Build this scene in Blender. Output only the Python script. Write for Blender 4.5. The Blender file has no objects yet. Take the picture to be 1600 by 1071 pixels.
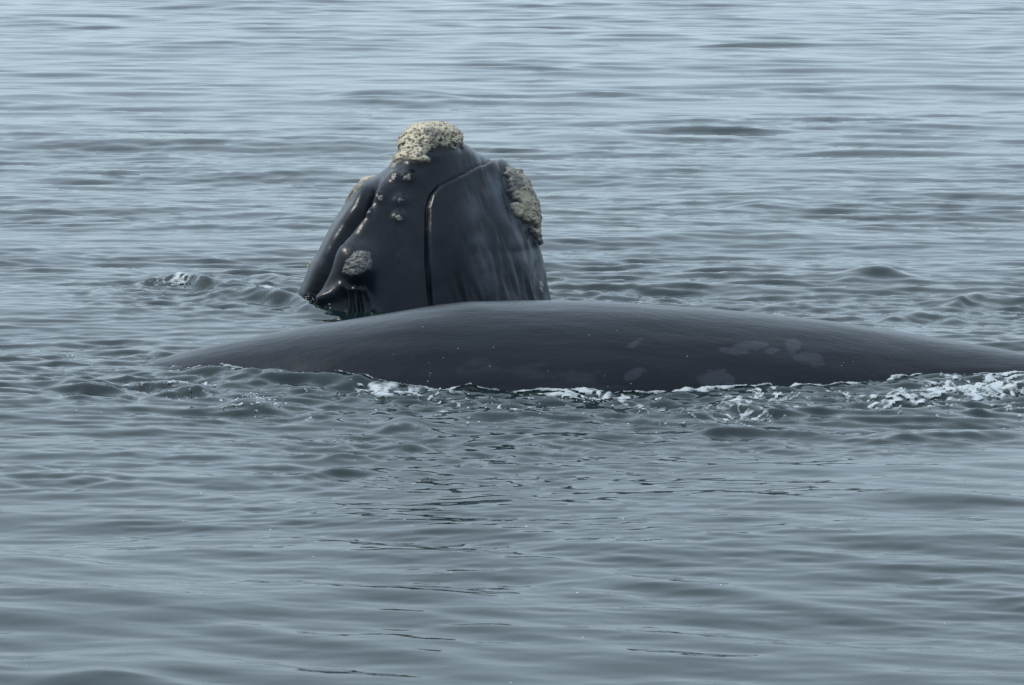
import bpy, math, random
import numpy as np
R = math.radians

# ------------------------------------------------------------------ camera, sky, sun
CAM_H, HFOV, PITCH = 5.0, 18.0, 8.73
scn = bpy.context.scene
col = scn.collection
cam = bpy.data.cameras.new('camera'); camo = bpy.data.objects.new('camera', cam); col.objects.link(camo)
camo.location = (0, 0, CAM_H); camo.rotation_euler = (R(90 - PITCH), 0, 0)
cam.sensor_width = 36; cam.lens = 18 / math.tan(R(HFOV / 2)); cam.clip_start = .5; cam.clip_end = 20000
cam.dof.use_dof = True; cam.dof.focus_distance = 34.0; cam.dof.aperture_fstop = 7.5
scn.camera = camo

SUN_AZ, SUN_EL = -72.0, 42.0        # azimuth from +Y (view direction), negative = left
world = bpy.data.worlds.new('World'); scn.world = world; world.use_nodes = True
wn = world.node_tree.nodes; wl = world.node_tree.links; wn.clear()
wo = wn.new('ShaderNodeOutputWorld'); wb = wn.new('ShaderNodeBackground'); sky = wn.new('ShaderNodeTexSky')
sky.sky_type = 'NISHITA'; sky.sun_disc = False
sky.sun_elevation = R(SUN_EL); sky.sun_rotation = R(SUN_AZ)
sky.air_density = 1.3; sky.dust_density = 1.6; sky.ozone_density = 2.0; sky.altitude = 0
wb.inputs['Strength'].default_value = .15
veil = wn.new('ShaderNodeMix'); veil.data_type = 'RGBA'          # thin even haze over the whole sky
veil.inputs[0].default_value = .90
# an overcast veil is dimmer at the horizon than overhead
tcw = wn.new('ShaderNodeTexCoord'); sxyz = wn.new('ShaderNodeSeparateXYZ'); vr = wn.new('ShaderNodeValToRGB'); vm = wn.new('ShaderNodeVectorMath'); vm.operation = 'SCALE'
wl.new(tcw.outputs['Generated'], sxyz.inputs[0]); wl.new(sxyz.outputs['Z'], vr.inputs[0]); wl.new(vr.outputs[0], vm.inputs[0]); vm.inputs['Scale'].default_value = 10
vr.color_ramp.elements[0].position = 0; vr.color_ramp.elements[0].color = (.305, .387, .458, 1)
vr.color_ramp.elements[1].position = 1; vr.color_ramp.elements[1].color = (.66, .79, .93, 1)
ve = vr.color_ramp.elements.new(.3); ve.color = (.43, .535, .63, 1)
wl.new(vm.outputs[0], veil.inputs[7])
wl.new(sky.outputs[0], veil.inputs[6]); wl.new(veil.outputs[2], wb.inputs[0]); wl.new(wb.outputs[0], wo.inputs[0])
sun = bpy.data.lights.new('sun', 'SUN'); sun.energy = 2.0; sun.angle = R(4); sun.color = (1, .94, .85)
so = bpy.data.objects.new('sun', sun); col.objects.link(so)
sd = np.array([math.sin(R(SUN_AZ)) * math.cos(R(SUN_EL)), math.cos(R(SUN_AZ)) * math.cos(R(SUN_EL)), math.sin(R(SUN_EL))])
from mathutils import Vector
so.rotation_euler = Vector(sd).to_track_quat('Z', 'Y').to_euler(); so.location = (-20, 25, 20)
scn.view_settings.view_transform = 'Standard'; scn.view_settings.look = 'None'
scn.view_settings.gamma = 1; scn.view_settings.exposure = 0.57
scn.render.engine = 'CYCLES'; scn.cycles.sample_clamp_direct = 3.0

# ------------------------------------------------------------------ where things stand (survey of the photograph)
F = 800 / math.tan(R(HFOV / 2))
CP, SP = math.cos(R(PITCH)), math.sin(R(PITCH))
def ground(px, py, z=0.0):
    px = np.asarray(px, float); py = np.asarray(py, float)
    rx = (px - 800) / F; ru = -(py - 535.5) / F
    dy = CP + ru * SP; dz = -SP + ru * CP
    t = (z - CAM_H) / dz
    return rx * t, dy * t
def project(x, y, z):
    c = y * CP - (z - CAM_H) * SP
    u = y * SP + (z - CAM_H) * CP
    return 800 + F * x / c, 535.5 - F * u / c
def at_depth(px, py, y):
    rx = (px - 800) / F; ru = -(py - 535.5) / F
    dy = CP + ru * SP; dz = -SP + ru * CP
    t = y / dy
    return rx * t, CAM_H + dz * t
def sstep(a, b, x):
    t = np.clip((x - a) / (b - a), 0, 1); return t * t * (3 - 2 * t)
def smooth_interp(x, xs, ys, w):
    """piecewise linear curve softened by averaging over +-w"""
    x = np.asarray(x, float); o = 0
    ks = np.linspace(-1, 1, 9); wt = (1 - ks ** 2) + .05
    for k, q in zip(ks, wt): o = o + q * np.interp(x + k * w, xs, ys)
    return o / wt.sum()

# ------------------------------------------------------------------ periodic random fields
class Tile:
    def __init__(s, N, L, lmin, lmax, p=2.0, spread=0, dirn=0.0, ax=1.0, seed=0, unit='slope'):
        rng = np.random.default_rng(seed)
        k = 2 * np.pi * np.fft.fftfreq(N, L / N)
        kx, ky = np.meshgrid(k, k, indexing='ij')
        kk = np.hypot(kx, ky); kk[0, 0] = 1e-9
        band = 1 / (1 + (kk * lmin / 6.283) ** 8) * 1 / (1 + (6.283 / (kk * lmax)) ** 8)
        a = kk ** (-p) * band
        if spread:
            th = np.arctan2(kx, ky) - dirn
            a = a * (np.abs(np.cos(th)) ** spread + .03)
        z = (rng.standard_normal((N, N)) + 1j * rng.standard_normal((N, N))) * a
        z[0, 0] = 0
        h = np.fft.ifft2(z).real
        if unit == 'slope':
            d = L / N
            sl = np.sqrt((((np.roll(h, -1, 0) - h) / d) ** 2 + ((np.roll(h, -1, 1) - h) / d) ** 2).mean())
            h = h / sl
        else:
            h = h / h.std()
        s.h = h.astype(np.float32); s.N = N; s.L = L; s.ax = ax
    def __call__(s, x, y, ang=0.0):
        if ang:
            c, n = math.cos(ang), math.sin(ang); x, y = x * c - y * n, x * n + y * c
        u = np.asarray(x) / s.ax / s.L * s.N; v = np.asarray(y) / s.L * s.N
        i = np.floor(u).astype(np.int64); j = np.floor(v).astype(np.int64)
        fu = (u - i); fv = (v - j)
        i %= s.N; j %= s.N; i1 = (i + 1) % s.N; j1 = (j + 1) % s.N
        h = s.h
        return (h[i, j] * (1 - fu) + h[i1, j] * fu) * (1 - fv) + (h[i, j1] * (1 - fu) + h[i1, j1] * fu) * fv

T_swell = Tile(512, 71.0, 2.5, 9.0, 2.2, 6, .06, 1.3, 11)
T_wave = Tile(1024, 29.0, .42, 2.4, 1.75, 4, .08, 1.7, 12)
T_rip = Tile(1024, 9.7, .13, .6, 1.7, 3, .10, 1.9, 13)
T_chop = Tile(1024, 11.3, .11, .75, 1.7, 1.2, -.25, 1.25, 14)
T_cap = Tile(1024, 6.1, .085, .3, 1.5, 2.0, .05, 1.5, 21)
T_soft = Tile(512, 37.0, 2.0, 9.0, 2.0, 0, 0, 1, 15, 'std')
T_fine = Tile(512, 3.1, .03, .25, 1.2, 0, 0, 1, 16, 'std')
T_lace = Tile(512, 4.7, .06, .6, 1.6, 0, 0, 1.3, 17, 'std')
T_mid = Tile(512, 6.3, .25, 1.6, 1.8, 0, 0, 1.3, 18, 'std')

# disturbed water: (px, py, half length px, half depth py, strength)
DISTURB = [(300, 600, 330, 36, 1.0), (640, 622, 300, 34, .95), (1000, 632, 380, 30, .9), (1450, 612, 330, 36, 1.0),
           (330, 455, 210, 36, .85), (140, 560, 170, 40, .55), (950, 462, 150, 18, .8), (1280, 480, 320, 34, .55),
           (1560, 500, 160, 50, .6), (420, 640, 260, 26, .6), (700, 690, 330, 32, .55), (640, 745, 330, 26, .36), (1250, 690, 420, 24, .35),
           (90, 740, 170, 24, .4), (300, 705, 260, 24, .3), (1000, 420, 420, 26, .3), (1150, 770, 380, 18, .12)]
DW = []
for (px, py, hx, hy, s) in DISTURB:
    cx, cy = ground(px, py); ex, _ = ground(px + hx, py); _, e0 = ground(px, py - hy); _, e1 = ground(px, py + hy)
    DW.append((float(cx), float(cy), float(ex - cx), float(e0 - e1) / 2, s))
def disturb(x, y):
    o = 0
    for cx, cy, sx, sy, s in DW:
        q = ((x - cx) / sx) ** 2 + ((y - cy) / sy) ** 2
        o = np.maximum(o, s * np.exp(-np.clip(q, 0, 40) ** 1.3 * .9))
    return o

# single wave ridges seen in the photograph: polyline in photo, crest height m, width m
RIDGES = [([(215, 447), (270, 443), (330, 452), (400, 458)], .12, .22),
          ([(330, 462), (420, 468), (480, 480), (525, 496)], .15, .34),
          ([(395, 430), (440, 437), (490, 441)], .06, .22),
          ([(130, 552), (200, 548), (290, 552)], .07, .22),
          ([(1370, 500), (1450, 490), (1530, 494)], .075, .30),
          ([(1470, 478), (1550, 464), (1640, 470)], .10, .34),
          ([(1310, 440), (1375, 430), (1430, 438)], .07, .32),
          ([(1050, 690), (1130, 680), (1230, 682), (1330, 683)], .075, .26),
          ([(1340, 690), (1400, 679), (1500, 684), (1640, 686)], .085, .30),
          ([(800, 690), (850, 686), (960, 697)], .05, .22),
          ([(585, 676), (625, 660), (690, 676)], .07, .20),
          ([(440, 748), (520, 736), (590, 742)], .045, .18),
          ([(500, 715), (540, 710), (580, 718)], .035, .14),
          ([(70, 615), (140, 612), (200, 620)], .06, .2),
          ([(240, 622), (300, 618), (345, 632)], .06, .16),
          ([(350, 640), (400, 634), (450, 642)], .065, .16),
          ([(260, 586), (330, 590), (400, 596), (500, 599), (600, 604)], .11, .30),
          ([(540, 608), (575, 600), (615, 606)], .05, .15),
          ([(690, 618), (780, 602), (840, 610)], .05, .16),
          ([(1060, 648), (1160, 640), (1240, 648)], .05, .2),
          ([(1400, 640), (1480, 632), (1545, 642)], .06, .16),
          ([(1430, 602), (1500, 598), (1640, 604)], .04, .2),
          ([(60, 1075), (190, 1052), (330, 1075)], .06, .5),
          ([(1000, 96), (1100, 92), (1320, 93)], .12, 1.3), ([(520, 150), (640, 150), (730, 158)], .11, 1.2),
          ([(800, 212), (900, 215), (1010, 220)], .08, .9), ([(1540, 75), (1600, 68), (1700, 70)], .13, 1.3),
          ([(200, 245), (260, 243), (320, 252)], .07, .8), ([(1140, 322), (1190, 318), (1260, 324)], .05, .5),
          ([(1000, 378), (1150, 370), (1290, 374)], .05, .5), ([(0, 40), (50, 38), (110, 42)], .1, 1.2)]
RW = []
for pts, a, w in RIDGES:
    gx, gy = ground([p[0] for p in pts], [p[1] for p in pts]); RW.append((gx, gy, a, w))

def water_h(x, y):
    x = np.asarray(x, float); y = np.asarray(y, float)
    ds = disturb(x, y)
    patch = T_soft(x * .55, y) * .5                      # slicks and ruffled patches
    near = sstep(33, 22, y)                              # oily calm close to the boat
    far = sstep(36, 60, y)
    ruffle = np.clip(1 + .45 * patch, .25, 2)
    rest = 1 - .6 * np.exp(-np.clip(((x - .6) / 5.2) ** 8 + ((y - 30.3) / 1.8) ** 4, 0, 40))
    h = .034 * T_swell(x, y) * (1 + .25 * near) * rest
    h = h + T_wave(x, y) * (.072 * ruffle * (1 - .60 * near) + .022 * far) * rest
    h = h + .058 * near * T_wave(x * 1.9, y * 1.15, .10)
    lod = 1 - sstep(50, 75, y); lod2 = 1 - sstep(32, 46, y)
    tr = T_rip(x, y)
    h = h + lod * ruffle * (1 - .80 * near) * (.145 * tr - .11 * np.abs(T_rip(x + 4.1, y + 2.3, .18)))
    h = h + lod2 * (.013 + .05 * np.clip(T_soft(x * .8 + 7, y * 1.4) - .4, 0, 1.5) + .085 * np.exp(-((x - .2) / 2.3) ** 2 - ((y - 24.5) / 3.2) ** 2)) * T_cap(x, y)
    tc = T_chop(x, y); tc2 = T_chop(x + 3.3, y + 1.7, .5)
    h = h + (tc * .22 - np.abs(tc2) * .36) * ds
    h = h + T_rip(x, y, .7) * .12 * ds ** 1.5
    jit = (T_mid(x, 0 * y) + .8 * T_mid(x * .7, y)) * .07
    for gx, gy, a, w in RW:
        q = (np.maximum(np.abs(x - (gx[0] + gx[-1]) / 2) / ((gx[-1] - gx[0]) / 2), 0))
        m = (q < 1.25) & (np.abs(y - gy.mean()) < 5 * w + np.ptp(gy))
        if not m.any(): continue
        xm, ym = x[m], y[m]
        win = np.cos(np.clip(q[m], 0, 1.25) / 1.25 * np.pi / 2) ** 1.3
        yr = smooth_interp(xm, gx, gy, max(.25, w)) + jit[m] * (1 if w < .6 else 0)
        u = (ym - yr) / w
        pr = np.exp(-np.where(u < 0, (u / .62) ** 2, (u / 1.3) ** 2))
        h[m] += (.95 if w < .6 else .7) * a * win * pr * (1 + (.15 if w < .6 else 0) * T_mid(xm * .3 / w, ym * .3 / w))
    return h

# ------------------------------------------------------------------ helpers
def tag(o, label=None, cat=None, group=None, kind=None):
    if label: o['label'] = label
    if cat: o['category'] = cat
    if group: o['group'] = group
    if kind: o['kind'] = kind
    return o
def mesh_obj(name, V, Q, mat, parent=None, smooth=True, attrs=None):
    V = np.asarray(V, np.float32); Q = np.asarray(Q, np.int32)
    me = bpy.data.meshes.new(name); n = Q.shape[1]
    me.vertices.add(len(V)); me.vertices.foreach_set('co', V.ravel())
    me.loops.add(Q.size); me.loops.foreach_set('vertex_index', Q.ravel())
    me.polygons.add(len(Q)); me.polygons.foreach_set('loop_start', np.arange(0, Q.size, n, dtype=np.int32))
    me.polygons.foreach_set('loop_total', np.full(len(Q), n, np.int32))
    if smooth: me.polygons.foreach_set('use_smooth', np.ones(len(Q), bool))
    for k, a in (attrs or {}).items():
        at = me.attributes.new(k, 'FLOAT', 'POINT'); at.data.foreach_set('value', np.asarray(a, np.float32).ravel())
    me.update(calc_edges=True); me.validate()
    me.materials.append(mat)
    o = bpy.data.objects.new(name, me); col.objects.link(o)
    if parent: o.parent = parent; o.matrix_parent_inverse = parent.matrix_world.inverted() if False else o.matrix_parent_inverse
    return o
def grid_quads(a, b, wrap=False):
    i = np.arange(a - 1)[:, None]; j = np.arange(b if wrap else b - 1)[None, :]; j1 = (j + 1) % b
    return np.stack([i * b + j + 0 * j, i * b + j1, (i + 1) * b + j1, (i + 1) * b + j], -1).reshape(-1, 4)
def compact(V, Q, extra=()):
    used = np.unique(Q); re = np.full(len(V), -1); re[used] = np.arange(len(used))
    return V[used], re[Q], [e[used] for e in extra]
def empty(name, loc):
    o = bpy.data.objects.new(name, None); o.location = loc; o.empty_display_size = .5; col.objects.link(o); return o

# ------------------------------------------------------------------ materials
def new_mat(name):
    m = bpy.data.materials.new(name); m.use_nodes = True; nt = m.node_tree
    return m, nt, nt.nodes['Principled BSDF'], nt.nodes.new, nt.links.new
def noise(nt, scale, detail=4, rough=.55, vec=None, scl=(1, 1, 1), rot=(0, 0, 0)):
    n = nt.nodes.new('ShaderNodeTexNoise'); n.inputs['Scale'].default_value = scale
    n.inputs['Detail'].default_value = detail; n.inputs['Roughness'].default_value = rough
    mp = nt.nodes.new('ShaderNodeMapping'); mp.inputs['Scale'].default_value = scl; mp.inputs['Rotation'].default_value = rot
    tc = nt.nodes.new('ShaderNodeTexCoord'); nt.links.new(tc.outputs['Object'], mp.inputs[0]); nt.links.new(mp.outputs[0], n.inputs['Vector'])
    return n
def ramp(nt, src, stops):
    r = nt.nodes.new('ShaderNodeValToRGB'); nt.links.new(src, r.inputs[0])
    while len(r.color_ramp.elements) < len(stops): r.color_ramp.elements.new(.5)
    for e, (p, c) in zip(r.color_ramp.elements, stops):
        e.position = p; e.color = (c[0], c[1], c[2], 1) if hasattr(c, '__len__') else (c, c, c, 1)
    return r
def bump(nt, h, dist, strength=1, prev=None):
    b = nt.nodes.new('ShaderNodeBump'); b.inputs['Distance'].default_value = dist; b.inputs['Strength'].default_value = strength
    nt.links.new(h, b.inputs['Height'])
    if prev: nt.links.new(prev.outputs[0], b.inputs['Normal'])
    return b
def mixc(nt, f, a, b):
    m = nt.nodes.new('ShaderNodeMix'); m.data_type = 'RGBA'
    for s, v in ((m.inputs[0], f), (m.inputs[6], a), (m.inputs[7], b)):
        if hasattr(v, 'is_output'): nt.links.new(v, s)
        else: s.default_value = v if not hasattr(v, '__len__') else (*v, 1)
    return m.outputs[2]
def attr(nt, name):
    a = nt.nodes.new('ShaderNodeAttribute'); a.attribute_name = name; return a.outputs['Fac']

def mat_water():
    m, nt, b, new, link = new_mat('sea_water')
    b.inputs['Base Color'].default_value = (.003, .0095, .0095, 1)
    b.inputs['Roughness'].default_value = .04; b.inputs['IOR'].default_value = 1.333
    n = noise(nt, 9, 3, .5, scl=(.55, 1, 1))
    link(bump(nt, n.outputs[0], .004, .5).outputs[0], b.inputs['Normal'])
    return m
def mat_skin(name, wrinkle, streak, bd):
    m, nt, b, new, link = new_mat(name)
    big = noise(nt, 1.6, 5, .6, scl=streak)
    fine = noise(nt, 22, 4, .6)
    c = mixc(nt, ramp(nt, big.outputs[0], [(.40, 0), (.72, 1)]).outputs[0], (.0026, .0042, .0074), (.0070, .0100, .0150))
    c = mixc(nt, attr(nt, 'scar_sheen'), c, (.075, .088, .105))
    if 'back' in name:                                          # peeling grey skin patches with ragged edges
        e = noise(nt, 7, 5, .6, scl=(.6, 1, 1)); q = nt.nodes.new('ShaderNodeMath'); q.operation = 'MULTIPLY_ADD'
        link(e.outputs[0], q.inputs[0]); q.inputs[1].default_value = 2.6; link(attr(nt, 'patch'), q.inputs[2])
        mr = nt.nodes.new('ShaderNodeMapRange'); link(q.outputs[0], mr.inputs[0])
        for k_, v_ in ((1, 1.30), (2, 1.62), (3, 0), (4, .20)): mr.inputs[k_].default_value = v_
        c = mixc(nt, mr.outputs[0], c, (.075, .088, .105))
    link(c, b.inputs['Base Color'])
    link(ramp(nt, big.outputs[0], [(.3, .21), (.7, .25)] if 'back' in name else [(.3, .26), (.7, .34)]).outputs[0], b.inputs['Roughness'])
    b.inputs['IOR'].default_value = 1.345; b.inputs['Specular IOR Level'].default_value = .28
    w = noise(nt, 14 if 'back' in name else 5, 6, .62, scl=wrinkle)
    b1 = bump(nt, w.outputs[0], bd, .5)
    link(bump(nt, fine.outputs[0], .003, .5, b1).outputs[0], b.inputs['Normal'])
    return m
def mat_callosity():
    m, nt, b, new, link = new_mat('callosity_crust')
    v = nt.nodes.new('ShaderNodeTexVoronoi'); v.inputs['Scale'].default_value = 26
    tc = nt.nodes.new('ShaderNodeTexCoord'); link(tc.outputs['Object'], v.inputs['Vector'])
    n = noise(nt, 9, 5, .65); n2 = noise(nt, 40, 3, .6)
    c = mixc(nt, n.outputs[0], (.24, .20, .135), (.44, .385, .275))
    c = mixc(nt, attr(nt, 'pit'), c, (.045, .045, .048))
    c = mixc(nt, ramp(nt, n2.outputs[0], [(.57, 0), (.68, .8)]).outputs[0], c, (.07, .062, .05))
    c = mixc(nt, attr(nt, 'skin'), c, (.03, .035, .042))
    link(c, b.inputs['Base Color']); b.inputs['Roughness'].default_value = .62
    b1 = bump(nt, v.outputs[0], .008, .5)
    link(bump(nt, n2.outputs[0], .006, .6, b1).outputs[0], b.inputs['Normal'])
    return m
def mat_foam():
    m, nt, b, new, link = new_mat('white_foam')
    n = noise(nt, 45, 5, .7); n2 = noise(nt, 20, 5, .7, scl=(.7, 1, 1))
    link(mixc(nt, n.outputs[0], (.24, .28, .30), (.54, .57, .58)), b.inputs['Base Color'])
    b.inputs['Roughness'].default_value = .45
    a1 = nt.nodes.new('ShaderNodeMath'); a1.operation = 'MULTIPLY_ADD'; link(n2.outputs[0], a1.inputs[0]); a1.inputs[1].default_value = 1.1
    link(attr(nt, 'film'), a1.inputs[2])
    link(ramp(nt, a1.outputs[0], [(.50, 0), (1.05, .80)]).outputs[0], b.inputs['Alpha'])
    link(bump(nt, n.outputs[0], .008, .8).outputs[0], b.inputs['Normal'])
    return m
def mat_drop():
    m, nt, b, new, link = new_mat('splash_water')
    b.inputs['Base Color'].default_value = (.50, .55, .57, 1); b.inputs['Roughness'].default_value = .7; b.inputs['Specular IOR Level'].default_value = .1
    return m
M_WATER = mat_water(); M_FOAM = mat_foam(); M_DROP = mat_drop(); M_CAL = mat_callosity()
M_HEAD = mat_skin('wet_head_skin', (1.2, 1.2, .45), (2.2, 1.5, .55), .012)
M_BACK = mat_skin('wet_back_skin', (.35, 1.6, 1.6), (.5, 1.4, 1.4), .010)

# ------------------------------------------------------------------ the sea: one sheet to the horizon
def spaced(a, b, fn):
    o = [a]
    while o[-1] < b: o.append(o[-1] + fn(o[-1]))
    return np.array(o)
ys = np.concatenate([-np.geomspace(3000, 2, 30), spaced(0, 15.5, lambda t: .5)[:-1],
                     spaced(15.5, 112, lambda t: min(max(3.7e-5 * t * t, .032), .15)), np.geomspace(113, 9000, 60)])
xr = spaced(0, 20, lambda t: .041 if t < 6 else min(.041 + (t - 6) * .004, .09))
xr = np.concatenate([xr, np.geomspace(20.3, 9000, 45)])
xs = np.concatenate([-xr[:0:-1], xr])
GY, GX = np.meshgrid(ys, xs, indexing='ij')
GZ = np.zeros_like(GX)
core = (np.abs(GX) < 24) & (GY > 13) & (GY < 125)
GZ[core] = water_h(GX[core], GY[core]) * sstep(24, 20, np.abs(GX[core])) * sstep(13, 15, GY[core]) * sstep(125, 112, GY[core])
V = np.stack([GX, GY, GZ], -1).reshape(-1, 3)
sea = mesh_obj('sea', V, grid_quads(len(ys), len(xs))[:, ::-1][:, [3, 2, 1, 0]], M_WATER)
tag(sea, 'calm grey blue sea water with low ripples', 'sea', kind='structure')

# ------------------------------------------------------------------ the whale lying along the surface
TOP = np.array([(100, 640), (160, 588), (225, 562), (300, 543), (400, 523), (500, 506), (560, 497), (640, 483), (690, 475), (740, 471), (810, 469),
                (900, 470), (1000, 474), (1100, 481), (1200, 489), (1300, 500), (1400, 514), (1500, 530), (1600, 548), (1700, 567), (1780, 590), (1900, 640)], float)
BOT = np.array([(100, 572), (225, 572), (300, 582), (400, 591), (500, 599), (560, 603), (600, 605), (640, 607), (700, 608), (800, 608), (880, 608),
                (950, 609), (1050, 604), (1150, 602), (1250, 597), (1350, 592), (1420, 585), (1500, 581), (1600, 583), (1700, 588), (1780, 591), (1900, 593)], float)
def back_whale():
    sx = np.concatenate([np.linspace(-6.6, -4.1, 26)[:-1], np.linspace(-4.1, 5.3, 380), np.linspace(5.3, 9.6, 40)[1:]])
    # column of the photograph that each station of the body falls in
    px = 800 + F * sx / 30.9
    yt = smooth_interp(px, TOP[:, 0], TOP[:, 1], 26); yb = smooth_interp(px, BOT[:, 0], BOT[:, 1], 26)
    _, yf = ground(px, yb)
    by = smooth_interp(sx, [-6.6, -5.5, -3.6, -1.5, .5, 2.5, 4.5, 6, 8, 9.6], [.35, .75, .95, 1.25, 1.45, 1.35, 1.0, .7, .4, .12], .5)
    zc = smooth_interp(sx, [-6.6, -5, -3.6, -2, 0, 2, 4, 5.3, 7, 9.6], [-1.7, -1.15, -.80, -.72, -.75, -.72, -.62, -.62, -.75, -.95], .6)
    # line of sight that grazes the back at this station
    ru = -(yt - 535.5) / F; dy = CP + ru * SP; dz = -SP + ru * CP; m = dz / dy       # z = CAM_H + m*y
    bz = np.ones_like(sx) * .9; yc = yf + by
    for _ in range(40):
        # support: CAM_H + m*yc - zc = sqrt(bz^2 + (m*by)^2)
        s = np.maximum(CAM_H + m * yc - zc, .16)
        bz = np.sqrt(np.maximum(s * s - (m * by) ** 2, .02))
        yc = .5 * yc + .5 * (yf + by * np.sqrt(np.clip(1 - (zc / bz) ** 2, .0, 1)))
    end = (sx < -4.0) | (sx > 5.5)
    ok = ~end
    bz = np.interp(sx, np.concatenate([[-6.6, -5.6], sx[ok], [7, 8.6, 9.6]]), np.concatenate([[.25, .5], bz[ok], [.42, .28, .10]]))
    yc = np.interp(sx, np.concatenate([[-6.6], sx[ok], [9.6]]), np.concatenate([[yc[ok][0] + .3], yc[ok], [yc[ok][-1] + .3]]))
    k = np.ones(15) / 15
    bz = np.convolve(np.pad(bz, 7, 'edge'), k, 'valid'); yc = np.convolve(np.pad(yc, 7, 'edge'), k, 'valid')
    # ring, denser on the upper half
    a = np.concatenate([np.linspace(-15, 195, 150), np.linspace(195, 345, 30)[1:-1]]); a = np.radians(a)
    X = sx[:, None] + 0 * a; Y = yc[:, None] - by[:, None] * np.cos(a); Z = zc[:, None] + bz[:, None] * np.sin(a)
    # flukes: the last metre widens flat below the surface
    fl = sstep(8.3, 9.3, sx)[:, None] * (1 - sstep(9.3, 9.62, sx)[:, None] * .3)
    Y = Y - np.cos(a) * fl * 1.6; X = X + fl * np.abs(np.cos(a)) * .7
    up = np.clip(np.sin(a), 0, 1)
    dd = .002 * T_mid(X * .6, Y + Z * 1.5) + .0008 * T_lace(X * .5, (Y + Z) * 1.2)
    Y = Y - np.cos(a) * dd; Z = Z + np.sin(a) * dd
    # faint keel where the back bends
    PX, PY = project(X, Y, Z)
    Z = Z + .008 * np.exp(-((PX - 735) / 26) ** 2 - ((PY - 474) / 9) ** 2)
    front = (np.cos(a) > -.25)[None, :] & (np.sin(a) > -.3)[None, :]
    nz = T_lace(PX / 160., PY / 60.); nm = T_mid(PX / 130., PY / 50.)
    sc = np.zeros_like(X); pt = np.full_like(X, -1.)
    for cx, cy, rx, ry, rot, st in [(1240, 540, 14, 16, 0, .55), (1262, 560, 24, 10, .3, .55), (1170, 541, 34, 8, 0, .35), (1150, 548, 20, 6, 0, .3), (1205, 548, 14, 5, 0, .35),
                                (990, 537, 14, 6, -.3, .4), (1115, 588, 26, 12, 0, .45), (1140, 596, 10, 10, 0, .3), (990, 585, 22, 10, -.5, .22), (1130, 546, 10, 3, 0, .3),
                                (800, 580, 90, 12, .1, .12), (900, 588, 60, 12, .2, .12), (1500, 548, 40, 3, 0, .12)]:
        c, s_ = math.cos(rot), math.sin(rot); ux = (PX - cx) * c + (PY - cy) * s_; uy = -(PX - cx) * s_ + (PY - cy) * c
        q = 1 - np.hypot(ux / rx, uy / ry)
        if st > .2: pt = np.maximum(pt, q)
        else: sc = np.maximum(sc, st * sstep(0, .6, q + .4 * nz + .2 * nm))
    sc = sc * front * .7
    V = np.stack([X, Y, Z], -1).reshape(-1, 3)
    n, r = X.shape
    Q = grid_quads(n, r, True)
    V = np.vstack([V, [[sx[0] - .15, yc[0], zc[0]], [sx[-1] + .03, yc[-1], zc[-1]]]])
    cap = [[i, (i + 1) % r, n * r, n * r] for i in range(r)]
    root = empty('whale', (0, 0, 0))
    tag(root, 'dark whale lying along the surface, only its long smooth back above the water', 'whale')
    Qc = np.array([[(n - 1) * r + (i + 1) % r, (n - 1) * r + i, n * r + 1] for i in range(r)] + [[i, (i + 1) % r, n * r] for i in range(r)])
    tri = np.vstack([Q[:, [0, 1, 2]], Q[:, [0, 2, 3]], Qc])
    body = mesh_obj('body', V, tri[:, ::-1], M_BACK, root, attrs={'scar_sheen': np.append(sc.ravel(), [0, 0]), 'patch': np.append(np.where(front, pt, -1).ravel(), [-1, -1])})
    return root, body, (sx, yf, X, Y, Z)
WB, WB_body, WB_geo = back_whale()

# ------------------------------------------------------------------ the whale holding its head up
YH = 36.1
LEFT = np.array([(196, 652), (204, 640), (215, 630), (232, 622), (250, 614), (264, 604), (275, 588), (287, 567), (300, 551), (345, 523), (385, 501), (410, 489), (440, 479), (462, 474), (500, 464), (560, 452), (700, 430)], float)
RIGHT = np.array([(196, 700), (204, 712), (215, 718), (230, 722), (237, 740), (246, 757), (253, 772), (258, 786), (266, 800), (285, 819), (320, 836), (370, 842), (382, 840), (400, 845), (430, 853), (462, 861), (500, 868), (560, 880), (700, 900)], float)
MIDL = np.array([(196, 678), (215, 668), (250, 645), (278, 627), (312, 611), (337, 602), (400, 580), (440, 566), (470, 560), (560, 550), (700, 545)], float)
FRNT = np.array([(196, .20), (205, .30), (230, .42), (262, .60), (300, .82), (350, 1.10), (400, 1.32), (450, 1.48), (500, 1.60), (700, 1.9)], float)
BACK = np.array([(196, .20), (205, .30), (230, .45), (262, .8), (300, 1.0), (350, 1.2), (462, 1.5), (700, 1.9)], float)
GAP_L = np.array([(602, 262), (589, 283), (571, 330), (548, 359), (528, 392), (508, 428), (492, 459), (478, 500)], float)
GAP_R = np.array([(772, 252), (763, 255.5), (734, 268), (708, 281), (684, 292), (672, 307), (666.5, 327), (665.5, 366), (667, 415), (670.5, 451), (673, 480), (674, 520)], float)
def dist_poly(px, py, P):
    """distance to a polyline and signed side (positive to the right of its direction, in picture axes)"""
    best = np.full(px.shape, 1e9); side = np.zeros(px.shape)
    for (x0, y0), (x1, y1) in zip(P[:-1], P[1:]):
        dx, dy = x1 - x0, y1 - y0; L2 = dx * dx + dy * dy
        t = np.clip(((px - x0) * dx + (py - y0) * dy) / L2, 0, 1)
        qx, qy = px - x0 - t * dx, py - y0 - t * dy; d = np.hypot(qx, qy)
        m = d < best; best = np.where(m, d, best); side = np.where(m, np.sign(dx * qy - dy * qx), side)
    return best, side
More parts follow.
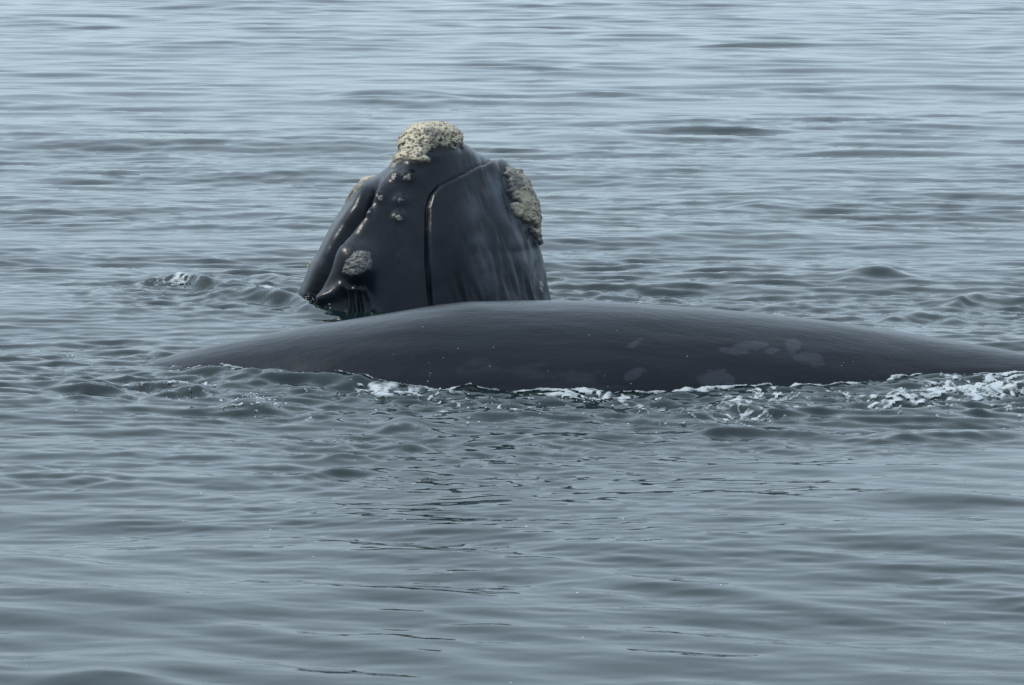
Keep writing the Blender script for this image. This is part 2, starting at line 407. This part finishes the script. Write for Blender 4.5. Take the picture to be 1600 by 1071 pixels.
def head_surface(th, v):
    """th: 0 = left edge, pi/2 = middle of the rostrum, pi = right edge, pi..2pi = far side; v = level (photo row at the axis)"""
    xl = smooth_interp(v, LEFT[:, 0], LEFT[:, 1], 6); xr = smooth_interp(v, RIGHT[:, 0], RIGHT[:, 1], 5)
    xm = smooth_interp(v, MIDL[:, 0], MIDL[:, 1], 12)
    fr = smooth_interp(v, FRNT[:, 0], FRNT[:, 1], 10); bk = smooth_interp(v, BACK[:, 0], BACK[:, 1], 10)
    capf = np.sqrt(np.clip(1 - ((204 - np.minimum(v, 204)) / 8.) ** 2, 0, 1))     # rounding of the very tip
    XL, Zv = at_depth(xl, v, YH); XR, _ = at_depth(xr, v, YH); XM, _ = at_depth(xm, v, YH - fr)
    c = -np.cos(th); s = np.sin(th)
    half = np.where(c < 0, XM - XL, XR - XM)
    X = XM + half * c * capf
    X = np.where(s < 0, (XL + XR) / 2 + (X - (XL + XR) / 2), X)
    Y = YH - np.where(s > 0, fr * np.abs(s) ** .95, -bk * np.abs(s)) * capf
    Z = Zv + 0 * X
    return X, Y, Z
LUMPS = [(638, 277, 11, 10, .045), (617, 276, 10, 9, .035), (626, 314, 12, 10, .04), (624, 340, 11, 10, .04), (594, 310, 7, 9, .03), (577, 333, 6, 8, .03),
         (665, 247, 20, 9, .035), (562, 408, 32, 30, .12), (540, 385, 4, 3, -.03), (622, 403, 3, 8, .012), (838, 432, 8, 22, -.02), (846, 440, 6, 24, .02)]
def head_detail(PX, PY, front):
    """relief, metres outward, as it lies on the face of the head"""
    d = np.zeros_like(PX)
    q, sd_ = dist_poly(PX, PY, GAP_R)
    wv = 1 + .22 * T_mid(PX / 160., PY / 160.)
    d -= .028 * np.exp(-(q / (1.7 * wv)) ** 2) * (.7 + .3 * T_mid(PX / 90., PY / 90.) ** 2).clip(0, 1.3)                                        # mouth line, right
    d += np.where(sd_ < 0, .06 * np.exp(-q / 30.) , .0) * (1 - np.exp(-(q / 5.) ** 2))   # swollen lip edge beside it
    d -= np.where(sd_ > 0, .02 * np.exp(-(q / 30.) ** 2), 0)
    q, sl = dist_poly(PX, PY, GAP_L)
    fade = sstep(268, 300, PY)
    d -= fade * .11 * np.exp(-(q / 5.) ** 2)
    d += fade * np.where(sl > 0, .055 * np.exp(-((q - 13) / 11.) ** 2), .03 * np.exp(-((q - 14) / 14.) ** 2))   # left lip rolls outward
    for cx, cy, rx, ry, h in LUMPS:
        d += h * np.exp(-(((PX - cx) / rx) ** 2 + ((PY - cy) / ry) ** 2) ** 1.4)
    # nostril pit under the coaming, with its skin folds
    pit = np.exp(-(((PX - 553) / 36) ** 2 + ((PY - 476) / 32) ** 2) ** 1.5)
    d -= .13 * pit
    for fold, fh, fw in [([(544, 452), (540, 468), (537, 486)], .07, 3.2), ([(552, 452), (553, 470), (558, 492)], .08, 3.4),
                         ([(562, 452), (567, 466), (572, 488)], .06, 3.0), ([(570, 453), (578, 466), (583, 482)], .05, 3.2)]:
        q, _ = dist_poly(PX, PY, np.array(fold, float)); d += .62 * fh * np.exp(-(q / (fw * 1.35)) ** 2)
    q, _ = dist_poly(PX, PY, np.array([(506, 468), (520, 460), (534, 449)], float)); d += .06 * np.exp(-(q / 8) ** 2)
    d += .13 * np.exp(-((PX - 742 - (PY - 370) * .1) / 62) ** 2 - ((PY - 378) / 105) ** 2)      # rounded cheek
    d += .004 * T_mid(PX / 70., PY / 100.) + .0006 * T_lace(PX / 60., PY / 80.)
    d += np.where(PX > 690, .010 * T_mid((PX - PY * .30) / 22., (PY) / 160.), 0) * sstep(690, 720, PX)
    return d * front
def head_full(th, v, extra=None):
    """positions with relief; th, v are 2-D grids; returns V(n,m,3), normals, projected"""
    X, Y, Z = head_surface(th, v)
    P = np.stack([X, Y, Z], -1)
    def nrm(P):
        a = np.gradient(P, axis=1); b = np.gradient(P, axis=0); n = np.cross(a, b)
        n = n / (np.linalg.norm(n, axis=-1, keepdims=True) + 1e-9)
        return n
    n = nrm(P)
    out = P - np.array([0, YH, .3]); flip = np.sign((n * out).sum(-1).mean())
    n = n * flip
    PX, PY = project(X, Y, Z)
    front = sstep(-.35, .05, np.sin(th))
    P = P + n * head_detail(PX, PY, front)[..., None]
    n2 = nrm(P) * flip
    PX, PY = project(P[..., 0], P[..., 1], P[..., 2])
    return P, n2, PX, PY
def head_whale():
    root = empty('whale', (0, 0, 0))
    tag(root, 'whale holding its crusted callosity covered head upright out of the water', 'whale')
    v = np.concatenate([[196.02, 196.6, 197.6, 199, 201], np.linspace(202.5, 500, 230), np.linspace(505, 700, 30)])
    wt = np.linspace(-.35, np.pi + .45, 2000); cd = np.cumsum(1 + 1.6 * np.exp(-((wt - 1.95) / .22) ** 2) + .5 * np.exp(-((wt - .9) / .5) ** 2)); cd = (cd - cd[0]) / (cd[-1] - cd[0])
    th = np.concatenate([np.interp(np.linspace(0, 1, 520), cd, wt), np.linspace(np.pi + .45, 2 * np.pi - .35, 42)[1:-1]])
    TH, VV = np.meshgrid(th, v)
    P, n, PX, PY = head_full(TH, VV)
    # below the surface the body goes on down and closes
    top = P[0].mean(0) + [0, 0, .003]; last = P[-1]; c = last.mean(0)
    rings = [P]
    for k, (s, dz) in enumerate([(1.15, -.8), (1.25, -2.0), (1.2, -3.5), (.95, -5.0), (.6, -6.2), (.25, -6.9)]):
        rings.append((c + (last - c) * s + [0, 0.25 * -dz, dz])[None])
    A = np.concatenate(rings, 0); N, r = A.shape[:2]
    V = np.vstack([A.reshape(-1, 3), [top], [A[-1].mean(0) - [0, 0, .2]]])
    Q = grid_quads(N, r, True)
    Qc = [[(i + 1) % r, i, N * r] for i in range(r)] + [[(N - 1) * r + i, (N - 1) * r + (i + 1) % r, N * r + 1] for i in range(r)]
    tri = np.vstack([Q[:, [0, 1, 2]], Q[:, [0, 2, 3]], Qc])
    scar_sheen = np.zeros(len(V))
    s2 = np.zeros(PX.shape); fr = np.sin(TH) > -.2
    str_ = T_mid((PX - PY * .35) / 42., PY / 200.) + .25 * T_lace((PX - PY * .35) / 34., PY / 130.) + .5 * T_mid(PX / 60., PY / 60.)
    s2 = (sstep(-.9, 2.4, str_) * .6 + .16) * sstep(700, 745, PX - (PY - 290) * .12) * (1 - .5 * sstep(400, 470, PY)) * fr * .8  # pale sheen of the right cheek painted into the skin colour, with scratch streaks
    scar_sheen[:PX.size] = s2.ravel()
    mesh_obj('body', V, tri, M_HEAD, root, attrs={'scar_sheen': scar_sheen})
    return root
WH = head_whale()

def poly_sd(px, py, P):
    """positive inside a closed polygon, in pixels"""
    P = np.array(P + [P[0]], float); d, _ = dist_poly(px, py, P)
    ins = np.zeros(px.shape, bool)
    for (x0, y0), (x1, y1) in zip(P[:-1], P[1:]):
        cr = ((y0 > py) != (y1 > py)) & (px < (x1 - x0) * (py - y0) / (y1 - y0 + 1e-12) + x0); ins ^= cr
    return np.where(ins, d, -d)
def callosity(poly, th0, th1, v0, v1, thick, rim, nth, nv, pits, seed, skin=0., rough=1., label=None, wob=3.0):
    th = np.linspace(th0, th1, nth); v = np.linspace(v0, v1, nv); TH, VV = np.meshgrid(th, v)
    P, n, PX, PY = head_full(TH, VV)
    ox, oy = seed * 3.7, seed * 1.9
    s3x = P[..., 0] + P[..., 1] * .7; s3y = P[..., 2] + P[..., 1] * .4
    sd_ = poly_sd(PX, PY, poly) + wob * T_lace(s3x * 1.6 + ox, s3y * 1.6 + oy) * .8
    m = sstep(-1, rim, sd_)
    big = T_lace(s3x * 1.1 + ox, s3y * 1.1 + oy); fin = T_fine(s3x * 1.4 + ox, s3y * 1.4 + oy)
    h = thick * m ** .7 * (1 + .08 * big) + .006 * rough * fin * m - .012 * (1 - m) - .004
    pit = np.zeros_like(h)
    rng = np.random.default_rng(seed)
    # pits with dark whale lice, scattered over the crust
    if pits:
        ok = np.argwhere(sd_ > 1.5)
        if len(ok):
            for i, j in ok[rng.integers(0, len(ok), pits)]:
                w = rng.uniform(.7, 1.9) ** 1.0
                a0, a1, b0, b1 = max(i - 9, 0), i + 10, max(j - 12, 0), j + 13
                dd = np.linalg.norm(P[a0:a1, b0:b1] - P[i, j], axis=-1) / (.0085 * w)
                g = np.exp(-dd ** 2); pit[a0:a1, b0:b1] = np.maximum(pit[a0:a1, b0:b1], g); h[a0:a1, b0:b1] -= min(.010, .3 * thick) * g
    patch = sstep(.55, 1.1, T_lace(s3x * .8 + 9 + ox, s3y * .8 + 5)) * (.7 if pits else .2)
    pit = np.clip(np.maximum(pit * 1.15, patch), 0, 1)
    V = (P + n * h[..., None]).reshape(-1, 3); Q = grid_quads(nv, nth)
    keep = (sd_.ravel()[Q] > -3.2).any(1)
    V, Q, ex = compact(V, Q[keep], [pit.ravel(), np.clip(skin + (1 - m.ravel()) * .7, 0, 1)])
    c = V.mean(0)
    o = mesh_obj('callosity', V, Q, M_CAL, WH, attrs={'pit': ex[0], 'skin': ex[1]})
    if label: o['label'] = label
    return o
PI = math.pi
# bonnet on the tip of the rostrum, lip callosities, coaming in front of the blowholes, beads between
callosity([(615, 216), (624, 203), (640, 193), (670, 186), (700, 187), (718, 196), (726, 212), (724, 228), (712, 234), (698, 231), (684, 229), (672, 236), (668, 240), (676, 246), (672, 257),
           (655, 258), (636, 254), (622, 258), (612, 268), (608, 262), (616, 244), (622, 236), (614, 230)], -.6, PI + .6, 196.3, 268, .045, 9, 330, 170, 420, 3, label='large pale crusted bonnet on the snout tip', wob=2.0)
callosity([(786, 268), (796, 262), (810, 266), (860, 270), (870, 385), (840, 384), (833, 368), (826, 352), (812, 344), (798, 334), (793, 322), (800, 317), (808, 316), (800, 306), (790, 296)], PI * .72, PI + .9, 255, 392, .055, 6, 190, 190, 110, 5, skin=.42, label='crusted callosity on the right lip, its shade painted in as grey', wob=2.5)  # skin tint greys the crust: painted shade of the side turned from the sun
callosity([(596, 260), (588, 268), (572, 284), (556, 302), (538, 316), (535, 290), (560, 268), (580, 255)], -.9, .6, 255, 320, .025, 5, 110, 90, 60, 7, label='pale callosity on the left lip edge')
callosity([(492, 384), (488, 400), (484, 414), (470, 420), (470, 380)], -.8, .5, 376, 425, .03, 4, 60, 60, 20, 8)
callosity([(533, 432), (531, 420), (540, 404), (552, 393), (566, 388), (580, 394), (587, 410), (584, 424), (566, 430), (550, 436)], .5, PI * .62, 370, 450, .018, 7, 150, 120, 45, 9, skin=.86, rough=.8, label='grey rough coaming callosity above the nostril folds', wob=1.2)
for k, (cx, cy, r, sk) in enumerate([(637, 277, 8, .25), (616, 276, 8, .2), (626, 314, 7, .45), (624, 341, 7, .5), (594, 310, 7, .35), (577, 333, 5, .35), (587, 322, 4, .4)]):
    poly = [(cx + r * math.cos(a) * (1 + .2 * math.sin(3 * a + k)), cy + r * .95 * math.sin(a)) for a in np.linspace(0, 2 * PI, 14)[:-1]]
    callosity(poly, .25, PI * .62, cy - 28, cy + 14, .010, 4, 130, 70, 10, 20 + k, skin=sk, wob=1.0)
callosity([(838, 428), (845, 420), (850, 440), (850, 458), (842, 452)], PI * .75, PI + .3, 415, 462, .012, 5, 60, 50, 20, 31, skin=.5)

# ------------------------------------------------------------------ foam
sxb, yfb, XB, YB, ZB = WB_geo
def front_line():
    """where the water surface meets the flank of the lying whale"""
    out = []
    for i in range(0, len(sxb), 2):
        if not -3.9 < sxb[i] < 5.6: continue
        yy, zz = YB[i, :75], ZB[i, :75]
        w = water_h(np.full(75, sxb[i]), yy); k = np.argmax(zz > w)
        if zz.max() <= w.min(): continue
        out.append((sxb[i], yy[k]))
    return np.array(out)
FL = front_line()
FOAM = [(235, 578, 70, 8, .5), (330, 582, 90, 8, .72), (620, 612, 150, 13, .7), (740, 622, 150, 13, .66), (290, 600, 120, 14, .35), (450, 590, 130, 13, .68), (560, 592, 60, 9, .95), (590, 598, 40, 8, 1.0), (540, 612, 120, 16, .55),
        (700, 618, 120, 10, .6), (790, 606, 60, 8, 1.0), (860, 618, 130, 16, .75), (960, 626, 120, 16, .65), (1060, 634, 140, 18, .7), (1180, 628, 130, 20, .62), (1150, 640, 90, 12, .75),
        (1330, 612, 150, 20, .6), (1420, 628, 150, 22, .7), (1520, 600, 110, 22, .95), (1560, 590, 80, 12, 1.1), (1560, 628, 90, 20, .85), (1480, 640, 80, 10, .8), (1300, 640, 120, 14, .55),
        (270, 447, 55, 7, .62), (115, 553, 16, 4, 1.0), (505, 478, 26, 10, .8), (430, 470, 60, 9, .35), (480, 440, 40, 6, .4), (240, 563, 22, 5, .9), (330, 630, 120, 12, .35), (400, 640, 60, 7, .6),
        (650, 640, 200, 16, .3), (880, 648, 200, 12, .4), (1000, 462, 90, 8, .25), (180, 590, 90, 14, .3), (930, 660, 500, 20, .18)]
FW = []
for (px, py, hx, hy, s) in FOAM:
    cx, cy = ground(px, py); ex, _ = ground(px + hx, py); _, e0 = ground(px, py - hy); _, e1 = ground(px, py + hy)
    FW.append((float(cx), float(cy), float(ex - cx), float(e0 - e1) / 2, s))
def foam_patch(x0, x1, y0, y1, dx, dy):
    X, Y = np.meshgrid(np.arange(x0, x1, dx), np.arange(y0, y1, dy))
    I = np.zeros_like(X)
    for cx, cy, sx, sy, s in FW: I = np.maximum(I, s * np.exp(-((X - cx) / sx) ** 2 - ((Y - cy) / sy) ** 2))
    I = np.minimum(I, .84)
    wx = X + .10 * T_mid(X, Y); wy = Y + .10 * T_mid(X + 2, Y + 3)
    n1 = 1 - np.abs(T_lace(wx * 1.3, wy * 1.7)); n2 = T_lace(wx * 2.4 + 1, wy * 3.0); n3 = T_mid(X * 1.1 + 4, Y * .8)
    m = .62 * n1 + .34 * n2 + .30 * n3 + 1.45 * I - 1.36
    m = np.where(I < .06, -1, m)
    yl = np.interp(X, FL[:, 0], FL[:, 1]); d = yl - Y
    wdt = .020 + .035 * np.clip(T_mid(X * 1.4, 0 * Y) + .3, 0, 2)
    line = 1 - np.abs((d - .01) / wdt)
    line = np.where((X > -3.3) & (X < 5.5), line * .6 + .18 * n2, -1)
    line = np.where(X < -2.0, line - .25 + .3 * n3, line)
    m = np.maximum(m, line)
    m = np.where((d < -.10) & (X > FL[0, 0]) & (Y < yl + 1.3), -1, m)
    h = np.clip(m, -.5, .8); hh = .005 + .014 * np.clip(h, 0, 1) + .003 * T_fine(X, Y) * (h > 0)
    Z = water_h(X, Y) + hh + .001
    V = np.stack([X, Y, Z], -1).reshape(-1, 3); Q = grid_quads(*X.shape)
    keep = (m.ravel()[Q] > -.32).all(1)
    return V, Q[keep], np.clip(m * .8, -.5, .6).ravel()
parts = [foam_patch(-4.9, 5.4, 27.6, 31.4, .016, .024), foam_patch(-4.4, -1.7, 34.2, 37.2, .02, .03), foam_patch(-.2, 2.6, 34.5, 37, .03, .04)]
VV_, QQ_, FF_, off = [], [], [], 0
for V, Q, f_ in parts:
    V, Q, f_ = compact(V, Q, [f_]); FF_.append(f_[0]); VV_.append(V); QQ_.append(Q + off); off += len(V)
foam = mesh_obj('sea_foam', np.vstack(VV_), np.vstack(QQ_), M_FOAM, attrs={'film': np.concatenate(FF_)})
tag(foam, 'white lacy foam along the waterline of the lying whale', 'foam', kind='stuff')

# ------------------------------------------------------------------ splash beads and flecks
ico = None
def beads(name, C, r, mat, parent=None):
    t = (1 + 5 ** .5) / 2
    iv = np.array([(-1, t, 0), (1, t, 0), (-1, -t, 0), (1, -t, 0), (0, -1, t), (0, 1, t), (0, -1, -t), (0, 1, -t), (t, 0, -1), (t, 0, 1), (-t, 0, -1), (-t, 0, 1)], float); iv /= np.linalg.norm(iv[0])
    it = np.array([(0, 11, 5), (0, 5, 1), (0, 1, 7), (0, 7, 10), (0, 10, 11), (1, 5, 9), (5, 11, 4), (11, 10, 2), (10, 7, 6), (7, 1, 8), (3, 9, 4), (3, 4, 2), (3, 2, 6), (3, 6, 8), (3, 8, 9), (4, 9, 5), (2, 4, 11), (6, 2, 10), (8, 6, 7), (9, 8, 1)])
    C = np.asarray(C); r = np.asarray(r)
    V = (C[:, None, :] + iv[None] * r[:, None, :]).reshape(-1, 3)
    Q = (it[None] + 12 * np.arange(len(C))[:, None, None]).reshape(-1, 3)
    return mesh_obj(name, V, Q, mat, parent)
rng = np.random.default_rng(5)
C, RR = [], []
for px, py, hx, hy, n, up in [(270, 447, 45, 5, 160, .06), (400, 638, 45, 5, 130, .05), (505, 480, 18, 9, 150, .07), (445, 468, 50, 5, 90, .04), (115, 552, 12, 3, 40, .03), (300, 622, 50, 5, 50, .03),
                              (590, 597, 40, 7, 60, .03), (1500, 600, 100, 20, 90, .03), (900, 625, 250, 15, 120, .02), (1150, 485, 200, 14, 60, .02), (240, 566, 14, 4, 40, .04)]:
    n = int(n * .4); a = rng.normal(0, 1, (n, 2)) * .5
    gx, gy = ground(px + a[:, 0] * hx, py + a[:, 1] * hy); z = water_h(gx, gy) + rng.random(n) ** 2.5 * up
    C.append(np.stack([gx, gy, z], -1)); q = .003 + .006 * rng.random((n, 1)) ** 2; RR.append(q * [1.3, 1.3, .9])
# scattered flecks on the open water
n = 45; gx, gy = ground(rng.uniform(-100, 1700, n), 640 + 430 * rng.random(n) ** 1.5)
C.append(np.stack([gx, gy, water_h(gx, gy) + .001], -1)); q = rng.uniform(.003, .009, (n, 1)) * (gy[:, None] / 30); RR.append(q * [1.7, 1.7, .5])
sp = beads('splash_droplets', np.concatenate(C), np.concatenate(RR), M_DROP)
tag(sp, 'small bright splash droplets and foam flecks scattered on the water', 'droplets', kind='stuff')

# pale specks clinging to the flank of the lying whale
me = WB_body.data
from mathutils.bvhtree import BVHTree
tris = np.empty(len(me.polygons) * 3, np.int32); me.polygons.foreach_get('vertices', tris)
vs = np.empty(len(me.vertices) * 3, np.float32); me.vertices.foreach_get('co', vs)
bv = BVHTree.FromPolygons(vs.reshape(-1, 3).tolist(), tris.reshape(-1, 3).tolist())
C, RR = [], []
spots = [(964, 517), (945, 588), (950, 604), (1212, 549), (1315, 572), (1318, 567), (1333, 565), (986, 600), (856, 580), (716, 545), (661, 511), (667, 503), (1074, 557)]
for _ in range(12): spots.append((rng.normal(660, 45), rng.normal(572, 22)))
for _ in range(3): spots.append((rng.uniform(700, 1400), rng.uniform(520, 595)))
for px, py in spots:
    d = Vector(((px - 800) / F, CP - (py - 535.5) / F * SP, -SP - (py - 535.5) / F * CP)).normalized()
    hit = bv.ray_cast(Vector((0, 0, CAM_H)), d)
    if hit[0]: C.append(hit[0][:]); RR.append([rng.uniform(.002, .005)] * 3)
s = beads('pale_specks', C, RR, M_DROP, WB); s['kind'] = 'stuff'
